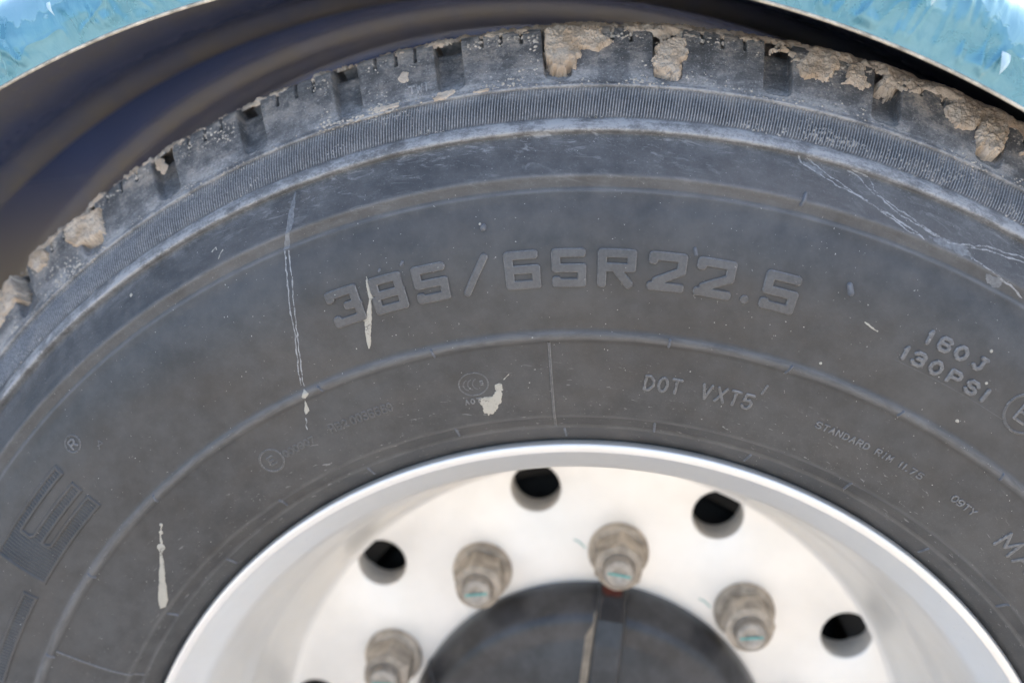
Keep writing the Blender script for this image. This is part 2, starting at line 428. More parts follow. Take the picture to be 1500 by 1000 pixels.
# tread shoulder blocks
NB = 53; PIT = 2 * math.pi / NB; R0 = 516.0; PA = PIT * R0
SLOT0 = R(1.05)
S_A, S_END = s_of_r(497.7), s_of_r(532.6)
S_COR = s_of_r(528.6)
def sd_box(x, y, hx, hy, rr):
    qx, qy = np.abs(x) - hx + rr, np.abs(y) - hy + rr
    return np.hypot(np.maximum(qx, 0), np.maximum(qy, 0)) + np.minimum(np.maximum(qx, qy), 0) - rr
def block_mesh(seed, clean=0):
    rs = np.random.RandomState(seed)
    u = np.arange(-PA / 2, PA / 2 + .2, .4); u[-1] = PA / 2
    s = np.r_[np.arange(S_A, S_COR + 4, .6), np.arange(S_COR + 4, S_END, 2.5)]
    U, SS = np.meshgrid(u, s, indexing='ij')
    x = SS - S_A
    d = np.zeros_like(U)
    bot = 4.2 + rs.uniform(-.4, .4)
    skew = 0.05 * x
    for c, lo in ((-PA / 2, bot), (PA / 2, bot)):
        sdf = sd_box(U - c + skew - 1.0, x - (lo + 60), 7.9, 60, 4.2)
        depth = 3.0 + 5.0 * sstep(3, 26, x)
        d = np.maximum(d, depth * sstep(0.3, -1.0, sdf) + .55 * sstep(.9, .1, np.abs(sdf)) * 0)
        d = np.maximum(d, -.35 * np.exp(-(sdf - .6) ** 2 / .3) * (sdf > 0))
    for off in (-11.2, 0.3, 11.6):
        o2 = off + rs.uniform(-.7, .7); l2 = x - (S_COR - S_A - rs.uniform(10.5, 12.5))
        sdf = sd_box(U - o2 + skew * .6, l2 - 40, .95, 40, .5)
        d = np.maximum(d, (6.5 - 3.6 * sstep(5, 8, l2)) * sstep(0.15, -.4, sdf))
    # moulded edge line, worn top corner, gentle unevenness
    d = d + np.maximum(0, fbm(U * .12, SS * .12, seed, 5, 3) + .15) * .55 * sstep(S_COR - 6, S_COR, SS) * sstep(S_COR + 8, S_COR, SS)
    d = d + .10 * fbm(U * .06, SS * .06, seed * 3.1, 9, 3)
    edge = sstep(1.6, 0, x)
    d = d * (1 - edge)
    V = surf(U / R0, SS, -d).reshape(-1, 3)
    return V, grid_faces(len(u), len(s))
shared = None
for k in range(NB):
    thc = SLOT0 + (k + .5) * PIT
    dg = (math.degrees(thc) + 180) % 360 - 180
    if -50 < dg < 36 or shared is None:
        V, F = block_mesh(100 + k)
        o = mesh_obj('tread_block', V, F, M['block'], tyre, roty=thc)
        if not (-50 < dg < 36): shared = o
    else:
        dup(shared, tyre, roty=thc)

# ------------------------------------------------------------------ patches that hug the tyre surface
def worley(x, y, seed=0):
    i, j = np.floor(x).astype(np.int64), np.floor(y).astype(np.int64); d = np.full(np.shape(x), 9.0)
    for a in (-1, 0, 1):
        for b in (-1, 0, 1):
            px = i + a + hsh(i + a, j + b, 0, seed); py = j + b + hsh(i + a, j + b, 7, seed)
            d = np.minimum(d, np.hypot(x - px, y - py))
    return d
def patch(name, th0, r0, box, res, hfun, mat, parent, use_s=False, keep=-.2, smooth=True, edge=True):
    x0, x1, y0, y1 = box
    x = np.linspace(x0, x1, max(3, int((x1 - x0) / res) + 1)); y = np.linspace(y0, y1, max(3, int((y1 - y0) / res) + 1))
    X, Yy = np.meshgrid(x, y, indexing='ij')
    H = hfun(X, Yy)
    s = s_of_r(r0) + Yy if use_s else s_of_r(r0 + Yy)
    V = surf(R(th0) + X / r0, s, H).reshape(-1, 3)
    F = grid_faces(len(x), len(y))
    hf = H.ravel()[F].max(1)
    F = F[hf > keep]
    used = np.unique(F); mp = np.zeros(len(V), int); mp[used] = np.arange(len(used))
    o = mesh_obj(name, V[used], mp[F], mat, parent, smooth)
    if edge and mat in (M['rubber'], M['block']):
        t = (H - H.min()) / (H.max() - H.min() + 1e-9); eg = float(edge)
        a = o.data.attributes.new('edge', 'FLOAT', 'POINT'); a.data.foreach_set('value', (1.35 * min(1.0, eg) * np.exp(-((t - .76) / .17) ** 2) + (.06 if eg <= 1 else .32 * eg) * (t > .8)).ravel()[used].astype(np.float32))
    return o

def seg_d(X, Y, a, b):
    ax, ay = a; bx, by = b; dx, dy = bx - ax, by - ay; L = dx * dx + dy * dy + 1e-12
    t = np.clip(((X - ax) * dx + (Y - ay) * dy) / L, 0, 1)
    return np.hypot(X - ax - t * dx, Y - ay - t * dy)
def seg_box(X, Y, a, b, hw, ea, eb, rr):
    a, b = np.array(a, float), np.array(b, float); L = np.linalg.norm(b - a); e = (b - a) / L
    u = (X - a[0]) * e[0] + (Y - a[1]) * e[1]; v = -(X - a[0]) * e[1] + (Y - a[1]) * e[0]
    return sd_box(u - (L + eb - ea) / 2, v, (L + ea + eb) / 2, hw, rr)
def strokes_bold(X, Y, lines, hw, rr=1.3):
    d = np.full(X.shape, 1e3)
    for ln in lines:
        for i in range(len(ln) - 1):
            d = np.minimum(d, seg_box(X, Y, ln[i], ln[i + 1], hw, hw if i > 0 else 0, hw if i < len(ln) - 2 else 0, rr))
    return d
def strokes_thin(X, Y, lines, hw):
    d = np.full(X.shape, 1e3)
    for ln in lines:
        for a, b in zip(ln[:-1], ln[1:]): d = np.minimum(d, seg_d(X, Y, a, b))
    return d - hw
def poly_sdf(X, Y, P):
    d = np.full(X.shape, 1e9); ins = np.zeros(X.shape, bool); n = len(P)
    for i in range(n):
        a, b = P[i], P[(i + 1) % n]
        d = np.minimum(d, seg_d(X, Y, a, b))
        if a[1] != b[1]:
            c = ((a[1] > Y) != (b[1] > Y)) & (X < (b[0] - a[0]) * (Y - a[1]) / (b[1] - a[1]) + a[0]); ins ^= c
    return np.where(ins, -d, d)
def raised(sdf, H, bev, sink=.25): return -sink + (H + sink) * sstep(bev * .5, -bev * .5, sdf)

def local(P, th0, r0): return [(R(t - th0) * r0, r - r0) for t, r in P]

# --- bold tyre size, one mesh for each character
def bold_lines(c, w, h, q):
    x0, x1, y0, y1, m = q, w - q, q, h - q, h * .5
    return {
        '3': [[(x0, y1 - 4.2), (x0, y1), (x1 - .4, y1), (x1 - .4, m), (x0 + 6.2, m)], [(x1 - .6, m), (x1, m - .6), (x1, y0), (x0, y0), (x0, y0 + 4.0)]],
        '8': [[(x0 + .5, m), (x0 + .5, y1), (x1 - .5, y1), (x1 - .5, m)], [(x0, m), (x0, y0), (x1, y0), (x1, m), (x0, m)]],
        '5': [[(x1 + q * .8, y1), (x0, y1), (x0, m), (x1, m), (x1, y0), (x0, y0), (x0, y0 + 3.6)]],
        '6': [[(x1 + q * .6, y1), (x0, y1), (x0, y0), (x1, y0), (x1, m + .3), (x0, m + .3)]],
        'R': [[(x0, 0), (x0, y1), (x1 - .3, y1), (x1 - .3, m + .5), (x0, m + .5)], [(x0 + (x1 - x0) * .45, m), (x1, .4)]],
        '2': [[(x0, y1 - 4.4), (x0, y1), (x1, y1), (x1, m + 1.0), (x0 + .6, y0 + 1.6)], [(x0, y0 + 1.4), (x0, y0), (x1 + q, y0)]],
        '/': [[(2.2, -.2), (w - 2.2, h + .2)]],
    }[c]
HD = 20.2
for c, a, b in [('3', -16.98, -14.33), ('8', -13.5, -10.78), ('5', -10.05, -7.4), ('/', -6.55, -4.0), ('6', -3.03, -.36), ('5', .48, 3.06), ('R', 3.88, 6.75), ('2', 7.58, 10.36), ('2', 11.08, 13.9), ('5', 16.04, 18.68)]:
    w = R(b - a) * 403; q = 2.35 if c != '/' else 2.0
    ln = bold_lines(c, w, HD, q)
    patch('letter' if c == 'R' else 'slash' if c == '/' else 'digit', a, 393.1, (-2, w + 2, -2, HD + 2), .3,
          lambda X, Y: raised(strokes_bold(X * 403 / 393.1, Y, ln, q, 1.9), 1.6, .9), M['rubber'], tyre)
patch('decimal_point', 14.95, 395.4, (-3.4, 3.4, -3.4, 3.4), .3, lambda X, Y: raised(np.hypot(X, Y) - 2.2, .95, .9), M['rubber'], tyre)

# --- thin raised characters (unit box)
def arcp(cx, cy, rx, ry, a0, a1, n=12):
    return [(cx + rx * math.cos(R(a0 + (a1 - a0) * i / n)), cy + ry * math.sin(R(a0 + (a1 - a0) * i / n))) for i in range(n + 1)]
def rbox(x0, x1, y0, y1, r=.22):
    return [(x0 + r, y0), (x1 - r, y0), (x1, y0 + r), (x1, y1 - r), (x1 - r, y1), (x0 + r, y1), (x0, y1 - r), (x0, y0 + r), (x0 + r, y0)]
THIN = {
    '0': [rbox(0, 1, 0, 1, .3)], 'O': [arcp(.5, .5, .5, .5, 0, 360, 20)], '1': [[(.35, .8), (.6, 1), (.6, 0)]],
    '2': [[(0, .75)] + arcp(.5, .7, .5, .3, 160, 0, 6) + [(.85, .45), (0, 0), (1, 0)]],
    '3': [[(0, .85), (.2, 1), (.8, 1), (1, .85), (1, .65), (.8, .53), (.35, .53)], [(.8, .53), (1, .38), (1, .15), (.8, 0), (.2, 0), (0, .15)]],
    '5': [[(1, 1), (.12, 1), (.05, .55), (.7, .6), (1, .42), (1, .18), (.75, 0), (.2, 0), (0, .15)]],
    '6': [[(1, .85), (.8, 1), (.2, 1), (0, .8), (0, .2), (.2, 0), (.8, 0), (1, .2), (1, .4), (.8, .55), (0, .55)]],
    '7': [[(0, 1), (1, 1), (.4, 0)]], '8': [rbox(0, 1, 0, .52, .15), rbox(.05, .95, .52, 1, .15)],
    '9': [[(0, .1), (.2, 0), (.75, .05), (1, .4), (1, .8), (.8, 1), (.2, 1), (0, .8), (0, .6), (.2, .42), (1, .5)]],
    'A': [[(0, 0), (.5, 1), (1, 0)], [(.2, .38), (.8, .38)]], 'B': [[(0, 0), (0, 1), (.8, .95), (.9, .7), (.7, .52), (0, .52)], [(.7, .52), (1, .3), (.85, 0), (0, 0)]],
    'C': [arcp(.5, .5, .5, .5, 50, 310, 12)], 'D': [[(0, 0), (0, 1), (.55, 1), (1, .7), (1, .3), (.55, 0), (0, 0)]], 'E': [[(1, 1), (0, 1), (0, 0), (1, 0)], [(0, .5), (.8, .5)]],
    'H': [[(0, 0), (0, 1)], [(1, 0), (1, 1)], [(0, .5), (1, .5)]], 'I': [[(.5, 0), (.5, 1)]], 'J': [[(.45, 1), (1, 1)], [(.75, 1), (.75, .2), (.55, 0), (.2, 0), (0, .18)]],
    'M': [[(0, 0), (0.08, 1), (.5, .25), (.92, 1), (1, 0)]], 'N': [[(0, 0), (0, 1), (1, 0), (1, 1)]], 'P': [[(0, 0), (0, 1), (.8, 1), (1, .85), (1, .6), (.8, .45), (0, .45)]],
    'R': [[(0, 0), (0, 1), (.8, 1), (1, .85), (1, .62), (.8, .48), (0, .48)], [(.5, .48), (1, 0)]],
    'S': [[(1, .82), (.8, 1), (.2, 1), (0, .82), (0, .68), (.2, .54), (.8, .46), (1, .32), (1, .18), (.8, 0), (.2, 0), (0, .18)]],
    'T': [[(0, 1), (1, 1)], [(.5, 1), (.5, 0)]], 'V': [[(0, 1), (.5, 0), (1, 1)]], 'W': [[(0, 1), (.25, 0), (.5, .8), (.75, 0), (1, 1)]], 'X': [[(0, 0), (1, 1)], [(0, 1), (1, 0)]],
    'Y': [[(0, 1), (.5, .5), (1, 1)], [(.5, .5), (.5, 0)]], '/': [[(0, 0), (1, 1)]], '.': [[(.4, 0), (.5, .06)]],
}
def thin(name, c, thc, rc, w, h, hw, H=.5, slant=0.0, mat='rubber', res=.28, bev=.55, eg=None):
    hw *= 1.25; H *= 1.35
    ln = [[((x - .5) * w + (y - .5) * h * slant, (y - .5) * h) for x, y in l] for l in THIN[c]]
    m = hw + 1.0
    return patch(name, thc, rc, (-w / 2 - m - abs(slant) * h / 2, w / 2 + m + abs(slant) * h / 2, -h / 2 - m, h / 2 + m), res,
                 lambda X, Y: raised(strokes_thin(X, Y, ln, hw), H, bev), M[mat], tyre, edge=eg if eg is not None else 1.7 if hw < .6 else 1.15)
def kindof(c): return 'digit' if c.isdigit() else 'letter'
for c, t in zip('160J', (28.62, 29.86, 31.2, 32.75)): thin(kindof(c), c, t, 407.6, 2.4 if c in '1' else 5.2, 6.0, .85, .85)
for c, t in zip('130PSI', (27.62, 28.76, 30.2, 31.78, 33.3, 34.5)): thin(kindof(c), c, t, 395.2, 2.4 if c in '1I' else 5.2, 6.0, .85, .85)
for c, t in zip('DOTVXT5', (8.82, 10.06, 11.25, 14.0, 15.34, 16.6, 17.8)): thin(kindof(c), c, t, 341, 4.4, 7.8, .62, .6, .06)
thin('slash', '/', 18.85, 350, 1.2, 5, .5, .5)
for c, t in zip('STANDARDRIM11.75', (24.57, 25.25, 25.9, 26.57, 27.24, 27.92, 28.6, 29.28, 30.5, 31.1, 31.68, 32.8, 33.2, 33.6, 34.1, 34.85)):
    thin('full_stop' if c == '.' else kindof(c), c, t, 340.9, (2.6 if c not in '1I' else 1.4), 3.4, .34, .45, .05, res=.2, bev=.4)
for c, t in zip('09TY', (38.75, 39.42, 40.1, 40.8)): thin(kindof(c), c, t, 341, 2.9, 3.6, .36, .45, .05, res=.2, bev=.4)
for c, t in zip('MA', (45.45, 47.9)): thin('letter', c, t, 340.4, 10.2, 10, .7, .6)
for c, t in zip('TWI', (-8.25, -7.75, -7.3)): thin('letter', c, t, 505.3, 3.2 if c != 'I' else 1.0, 4.0, .35, .35, res=.22, bev=.4, mat='block')
for c, t in zip('000907', (-27.1, -26.5, -25.9, -25.3, -24.7, -24.1)): thin('digit', c, t, 340.3, 2.4, 3.6, .38, .3, res=.22, bev=.45, eg=.5)
for c, t in zip('HB2', (-21.7, -21.0, -20.35)): thin(kindof(c), c, t, 341.2, 2.6, 4.0, .42, .35, res=.22, bev=.45, eg=.5)
for c, t in zip('0036680', (-19.45, -18.82, -18.2, -17.55, -16.9, -16.25, -15.65)): thin('digit', c, t, 341.2, 2.4, 4.4, .42, .4, res=.22, bev=.45, eg=.6)
for c, t in zip('A0T', (-8.35, -7.8, -7.2)): thin(kindof(c), c, t, 332.8, 1.9, 2.6, .28, .35, res=.18, bev=.35)
thin('letter', 'R', -41.55, 420.5, 3.6, 4.6, .5, .5)
thin('letter', 'E', 37.75, 398.3, 6.2, 9.0, .6, .5)

def ringmark(name, thc, rc, rx, ry, hw, H):
    return patch(name, thc, rc, (-rx - 2, rx + 2, -ry - 2, ry + 2), .28, lambda X, Y: raised(np.abs(np.hypot(X / rx, Y / ry) - 1) * min(rx, ry) - hw, H, .5), M['rubber'], tyre)
ringmark('circle_mark', -41.55, 420.5, 5.0, 5.0, .5, .5)
ringmark('circle_mark', -28.7, 341.0, 6.9, 6.9, .55, .5)
ringmark('circle_mark', 37.8, 398.3, 10.5, 10.5, .7, .65)
ringmark('oval_mark', -7.33, 342.8, 8.2, 6.7, .3, .4)
thin('letter', 'E', -28.7, 341.0, 3.2, 4.6, .5, .35, eg=.5)
thin('letter', 'S', -6.57, 343.0, 1.5, 2.4, .22, .35, res=.18, bev=.3)
for i, off in enumerate((-2.7, -.2, 2.5)):
    ln = [arcp(1.2, 0, 3.2, 3.1, 110, 250, 10)]
    patch('arc_mark', -7.33 + math.degrees((off - 1.0) / 342), 342.6, (-4, 4, -4.5, 4.5), .2, lambda X, Y: raised(strokes_thin(X, Y, ln, .28), .35, .35), M['rubber'], tyre)
ln = [[(-1.6, -2.2), (1.6, 1.6), (2.6, -1.2), (-1.0, -.4)]]
patch('caret_mark', -39.85, 409.6, (-4, 4, -4, 4), .22, lambda X, Y: raised(strokes_thin(X, Y, ln, .3), .4, .4), M['rubber'], tyre)

# --- large outlined hatched letters at the left
def hatched(name, th0, w, polys):
    r0 = 385.0; k = 403 / r0
    def hf(X, Y):
        sdf = np.full(X.shape, 1e3)
        for Pg in polys: sdf = np.minimum(sdf, poly_sdf(X * k, Y, Pg))
        H = raised(sdf, 1.0, .8, .3)
        inner = sstep(-1.7, -2.2, sdf)
        ht = .0 + .7 * (.5 + .5 * np.cos(X * k * 2 * math.pi / 2.2)) ** 1.5
        return H * (1 - inner) + ht * inner
    return patch(name, th0, r0, (-2, w / k + 2, -2, 37), .3, hf, M['rubber'], tyre, edge=False)
WE = 69.5
hatched('letter', -53.84, WE, [[(0, 0), (WE, 0), (WE, 9.6), (27, 9.6), (25.2, 11.4), (25.2, 13.2), (WE, 13.2), (WE, 21.2), (26, 21.2), (24, 23), (24, 27.8), (WE, 27.8), (WE, 35), (0, 35)]])
hatched('letter', -65.3, WE, [[(0, 0), (WE, 0), (WE, 9.6), (22, 9.6), (22, 35), (0, 35)]])

# --- mould lines and vent nubs
def stripe(name, th0, r0, r1, hw, H):
    rc = (r0 + r1) / 2; L = (r1 - r0) / 2
    return patch(name, th0, rc, (-hw - 1.5, hw + 1.5, -L, L), .25, lambda X, Y: raised(np.abs(X) - hw, H, .9), M['rubber'], tyre)
for t in (-60.1, -.1, 60.0): stripe('mould_line', t, 310.5, 363.0, .75, .7)
patch('mould_line', 32.3, 389.6, (-34.5, 34.5, -1.2, 1.2), .25, lambda X, Y: raised(np.abs(Y) - .18, .3, .4), M['rubber'], tyre)
def nub(name, th0, r0, dx, dy, rad):
    ln = [[(0, 0), (dx, dy)]]
    hf = lambda X, Y: -.3 + .3 + np.sqrt(np.maximum(0, rad ** 2 - np.minimum(rad, strokes_thin(X, Y, ln, 0)) ** 2)) * 1.3 - .15
    m = rad + .5
    return patch(name, th0, r0, (min(0, dx) - m, max(0, dx) + m, min(0, dy) - m, max(0, dy) + m), .22, hf, M['nub'], tyre, keep=-.1)
rs = random.Random(4)
for t in (-60.6, -50.6, -39.9, -20.8, -10.2, 10.0, 20.2, 30.1, 40.0): nub('vent_nub', t, 367.0, rs.uniform(-2.2, 1.8), rs.uniform(-4.5, -3), .7)
for t, r in ((-51, 316), (-41.3, 309.5), (-31.2, 318), (-21.2, 308.6), (-10.4, 317), (.8, 308), (10.0, 315.5), (20.4, 308.5), (30.5, 317), (41.6, 308.5), (51.2, 317)): nub('vent_nub', t, r, rs.uniform(-1.2, .8), -5.2, .75)
for t, r, dx, dy, q in ((-4.26, 427.5, 0, -.6, 1.7), (21.9, 416.5, 2.0, -3.4, 1.6), (10.75, 416.5, 1.0, -2.6, 1.0), (-10.5, 417, -.8, -1, 1.0), (-12.3, 416.5, -.6, -.8, .7), (17.34, 454, -1.2, -6, 1.0)): nub('vent_nub', t, r, dx, dy, q)

# ------------------------------------------------------------------ dirt with a shape of its own (angle, radius) outlines
MUD = [
   [(0.32, 527.0), (1.53, 527.5), (2.02, 529.5), (2.37, 528.0), (3.7, 527.7), (3.88, 524.1), (4.43, 521.0), (4.43, 519.0), (3.9, 516.7), (3.57, 514.8), (3.15, 515.6), (2.73, 515.3), (2.52, 515.7), (2.65, 511.1), (2.32, 509.3), (2.2, 505.2), (1.98, 505.3), (1.9, 507.6), (1.56, 505.0), (1.22, 504.8), (0.75, 505.8), (0.54, 510.4), (0.32, 515.2)] ,
   [(7.06, 517.1), (7.33, 521.1), (8.06, 523.8), (8.89, 523.7), (9.05, 517.2), (9.06, 511.5), (8.77, 510.6), (8.74, 503.1), (8.51, 500.7), (8.19, 504.2), (7.56, 504.5), (7.04, 506.5), (6.89, 510.9), (7.2, 514.1)] ,
   [(15.67, 519.4), (16.24, 525.6), (17.09, 529.8), (17.5, 528.0), (18.09, 527.5), (18.41, 523.7), (18.08, 519.3), (17.67, 513.8), (17.3, 512.1), (16.78, 513.7), (16.23, 510.8), (15.79, 514.3)] ,
   [(18.65, 524.3), (19.27, 527.8), (19.77, 527.3), (19.93, 521.2), (20.2, 517.4), (19.86, 513.8), (19.44, 514.6), (18.95, 514.2), (18.46, 513.9), (18.8, 517.4)] ,
   [(24.84, 518.7), (25.09, 521.6), (25.66, 524.8), (26.44, 527.0), (27.26, 525.4), (27.25, 521.4), (27.1, 516.1), (26.79, 513.7), (26.29, 512.2), (25.78, 511.1), (25.62, 513.7), (25.28, 512.9), (25.05, 515.5)] ,
   [(27.12, 515.4), (27.26, 520.7), (27.81, 524.5), (28.54, 525.1), (29.11, 523.5), (29.03, 516.0), (28.89, 510.7), (28.64, 506.6), (28.21, 505.6), (27.82, 506.4), (27.36, 506.2), (27.12, 509.9)] ,
   [(30.01, 513.9), (30.3, 517.1), (30.79, 519.7), (30.95, 514.1), (30.22, 513.2)] ,
   [(20.64, 522.5), (21.11, 526.3), (21.96, 528.1), (22.42, 528.8), (21.92, 523.2), (21.48, 518.7), (20.86, 519.3)] ,
   [(-34.86, 524.4), (-34.02, 526.5), (-32.66, 524.1), (-31.44, 520.2), (-31.71, 505.8), (-32.58, 506.7), (-33.22, 508.0), (-34.29, 510.3), (-34.75, 517.1)] ,
   [(-38.58, 530.4), (-37.44, 530.3), (-36.67, 521.1), (-36.97, 516.4), (-37.99, 516.4), (-38.5, 523.1)] ,
   [(-42.59, 526.2), (-40.5, 530.1), (-40.08, 520.4), (-40.27, 513.2), (-41.42, 512.6), (-42.74, 509.9), (-43.16, 512.9)] ,
   [(-9.09, 513.7), (-8.76, 517.0), (-8.4, 515.6), (-8.37, 510.2), (-8.75, 509.7), (-9.04, 511.0)] ,
   [(-26.78, 529.2), (-26.11, 524.4), (-25.87, 518.1), (-26.22, 515.4), (-26.65, 521.2)] ,
   [(-6.99, 498.0), (-6.5, 500.2), (-5.42, 501.1), (-5.38, 499.0), (-6.17, 496.6), (-6.78, 496.1)] ,
   [(-4.37, 498.1), (-3.2, 498.9), (-3.26, 497.2), (-4.27, 496.8)] ,
   [(-11.13, 500.1), (-10.63, 500.7), (-9.16, 499.8), (-9.29, 497.7), (-10.65, 497.5)] ,
]
DRIP = [
   [(-13.4, 415.9), (-13.33, 412.2), (-13.45, 406.5), (-13.41, 403.8), (-13.28, 402.9), (-13.54, 402.7), (-13.81, 397.8), (-14.23, 389.7), (-14.81, 381.1), (-15.17, 376.8), (-15.28, 377.0), (-15.1, 383.2), (-14.7, 392.1), (-14.84, 392.6), (-14.45, 394.4), (-14.08, 398.4), (-13.7, 403.4), (-13.61, 411.1)] ,
   [(-5.26, 340.3), (-4.98, 341.1), (-4.74, 340.3), (-4.74, 338.2), (-5.03, 331.7), (-5.3, 328.5), (-5.76, 325.3), (-6.19, 322.8), (-6.6, 323.1), (-6.95, 324.6), (-7.02, 327.8), (-7.15, 331.5), (-7.12, 333.1), (-6.67, 333.5), (-6.19, 333.9), (-5.74, 333.5), (-5.49, 337.1)] ,
   [(-44.04, 344.6), (-43.63, 343.9), (-43.78, 341.4), (-44.48, 340.5), (-45.15, 336.4), (-48.0, 324.2), (-49.07, 320.5), (-49.98, 319.1), (-50.42, 321.2), (-49.72, 324.5), (-47.68, 330.5), (-45.39, 338.1), (-44.59, 341.3)] ,
   [(-17.07, 471.0), (-17.07, 468.0), (-17.49, 454.5), (-17.95, 449.1), (-18.34, 442.2), (-18.81, 442.8), (-18.24, 450.0), (-17.69, 460.9), (-17.29, 467.1)] ,
   [(-22.54, 365.3), (-22.07, 368.8), (-21.8, 365.8), (-22.37, 363.4)] ,
   [(-22.47, 364.0), (-22.57, 361.2), (-22.69, 356.4), (-23.22, 354.8), (-23.16, 357.4), (-22.82, 359.7)] ,
]
FILM = [
   [(25.8, 453.3), (26.91, 454.9), (28.25, 456.4), (29.11, 451.8), (28.2, 451.5), (26.9, 450.8)] ,
   [(30.2, 448.2), (31.03, 449.3), (31.32, 446.9), (31.06, 443.9), (30.45, 443.8)] ,
   [(17.03, 469.0), (17.71, 468.2), (18.28, 466.2), (18.03, 465.2), (17.33, 466.4)] ,
]
LINE = [
   [(16.49, 471.7), (16.83, 468.6), (17.74, 466.2), (18.88, 462.8), (20.0, 461.2), (21.72, 458.1), (23.2, 454.7), (24.42, 451.8), (25.45, 450.7)] ,
   [(17.07, 472.2), (17.98, 468.2), (18.83, 465.3), (20.12, 462.0), (21.28, 459.0), (23.02, 456.2), (25.26, 452.2)] ,
   [(19.8, 471.1), (20.53, 469.2), (21.29, 465.3), (22.02, 463.0), (23.67, 458.0), (25.15, 456.0), (26.79, 454.2)] ,
   [(20.04, 471.7), (21.18, 470.7), (21.57, 468.1), (21.7, 465.2), (22.9, 461.1), (24.51, 458.3), (26.02, 455.5), (26.79, 454.2)] ,
   [(26.79, 454.2), (28.18, 456.2), (29.64, 461.2), (30.8, 462.3), (32.24, 464.7)] ,
   [(28.21, 455.2), (29.42, 458.9), (30.86, 460.4), (32.29, 463.2)] ,
   [(28.31, 454.5), (29.07, 451.9), (29.84, 451.4), (31.03, 449.3), (32.01, 448.6), (33.17, 446.4)] ,
   [(-18.47, 441.8), (-18.99, 423.5), (-20.2, 398.1), (-21.89, 370.9)] ,
   [(-18.73, 442.3), (-19.38, 424.6), (-20.4, 398.7), (-22.11, 371.5)] ,
   [(-23.37, 353.4), (-23.84, 347.3)] ,
   [(-41.91, 352.1), (-42.62, 348.8), (-43.87, 343.4)] ,
   [(-4.52, 342.6), (-4.27, 344.5), (-4.03, 346.0)] ,
   [(23.97, 401.7), (24.42, 400.7), (25.08, 399.8)] ,
   [(-23.98, 458.7), (-23.59, 460.3), (-23.53, 458.6)] ,
   [(-23.55, 454.1), (-23.06, 457.0)] ,
   [(8.19, 399.5), (8.77, 401.0)] ,
]
DOTS = [
   [(-41.91, 352.1), (-42.59, 349.0), (-43.93, 343.2), (8.93, 400.4), (9.28, 395.5), (9.09, 395.0), (-31.07, 463.4), (34.12, 376.5), (34.2, 376.4), (22.26, 373.3), (-4.47, 429.2), (32.97, 415.9), (34.01, 400.8)] ]

MUDLAB = ['cream mud clump filling the groove under the top of the tread', 'small cream mud clump at the tread edge', 'wide sandy mud clump beside a clean groove', 'narrow sandy mud clump', 'flat sandy mud clump', 'thick sandy mud clump plugging a groove', 'sandy mud clump', 'brown mud in a groove', 'pale mud clump on the lower tread', 'small pale mud clump', 'pale mud clump', 'tiny mud spatter', 'tiny mud spatter', 'mud smear', 'mud smear', 'mud smear']
for i, Pg in enumerate(MUD):
    th0 = sum(p[0] for p in Pg) / len(Pg); r0 = sum(p[1] for p in Pg) / len(Pg)
    L = [(R(t - th0) * r0, float(s_of_r(r) - s_of_r(r0))) for t, r in Pg]
    xs, ys = [p[0] for p in L], [p[1] for p in L]
    big = i < 11; Ht = (3.6 if i in (0, 5) else 2.7) if big else .9
    if i == 7: Ht = -1.0
    def hf(X, Y):
        sdf = poly_sdf(X, Y, L) - (.9 if big else .2) + (fbm(X * .35, Y * .35, i, 21, 4, .65) * (1.0 if big else .6))
        t = sstep(.3, -2.6 if big else -1.2, sdf)
        n = fbm(X * .16, Y * .16, i * 2.3, 31, 6, .62)
        ck = np.abs(fbm(X * .09, Y * .09, i * 1.7, 44, 3))
        return np.where(sdf > .6, -8.0 if big else -.5, -(6.0 if big else .4) * (1 - t) ** 2 + t * (Ht * (.75 + .28 * n)) + t * (1.0 * (.5 - worley(X * .22 + n * .5, Y * .22, 51 + i)) + .75 * (.5 - worley(X * .55, Y * .55 + n, 81 + i)) + .5 * (.5 - worley(X * 1.15, Y * 1.15, 61 + i))) * (1 if big else .25) + (2.2 * (.5 - worley(X * .3 + 3, Y * .3, 91 + i)) + 1.2 * (.5 - worley(X * .7, Y * .7, 95 + i))) * (1 - t) * big)
    o = patch('mud_clump' if big else 'mud_smear', th0, r0, (min(xs) - 3, max(xs) + 3, min(ys) - 3, max(ys) + 3), .3, hf, M['mud'], wheel, use_s=True, keep=-5.9 if big else -.35)
    o.location = WL; o['label'] = MUDLAB[i]
# crumbly crust along the tread edge, thick on the right, thin on the left
def crust(X, Y):
    th = X / 528.6
    bias = np.interp(np.degrees(th), [-50, -34, -20, -10, -2, 3, 8, 14, 18, 24, 30, 36], [-.05, -.12, -.3, -.32, -.18, .12, .02, .1, .3, .42, .5, .5])
    ax = sstep(-9, 1.5, Y + 3 * np.maximum(0, bias))
    n = fbm(X * .11, Y * .13, 2.0, 61, 5, .62); f = 1.3 * (.5 - worley(X * .3 + n, Y * .3, 71)) + .6 * (.5 - worley(X * .7, Y * .7, 72))
    v = bias + n * .55 - (1 - ax) * .75 + .12 * sstep(4, 14, Y)
    return np.where(v > -.12, np.minimum(2.6, v * 3.4) + f * .7 * sstep(-.05, .2, v), -1.5)
cr = patch('mud_crust', 0.0, 528.6, (R(-50) * 528.6, R(36) * 528.6, -12, 34), .6, crust, M['mud'], wheel, use_s=True, keep=-.3)
cr.location = WL; cr['kind'] = 'stuff'; cr['label'] = 'crumbly brown mud crust along the tread edge'

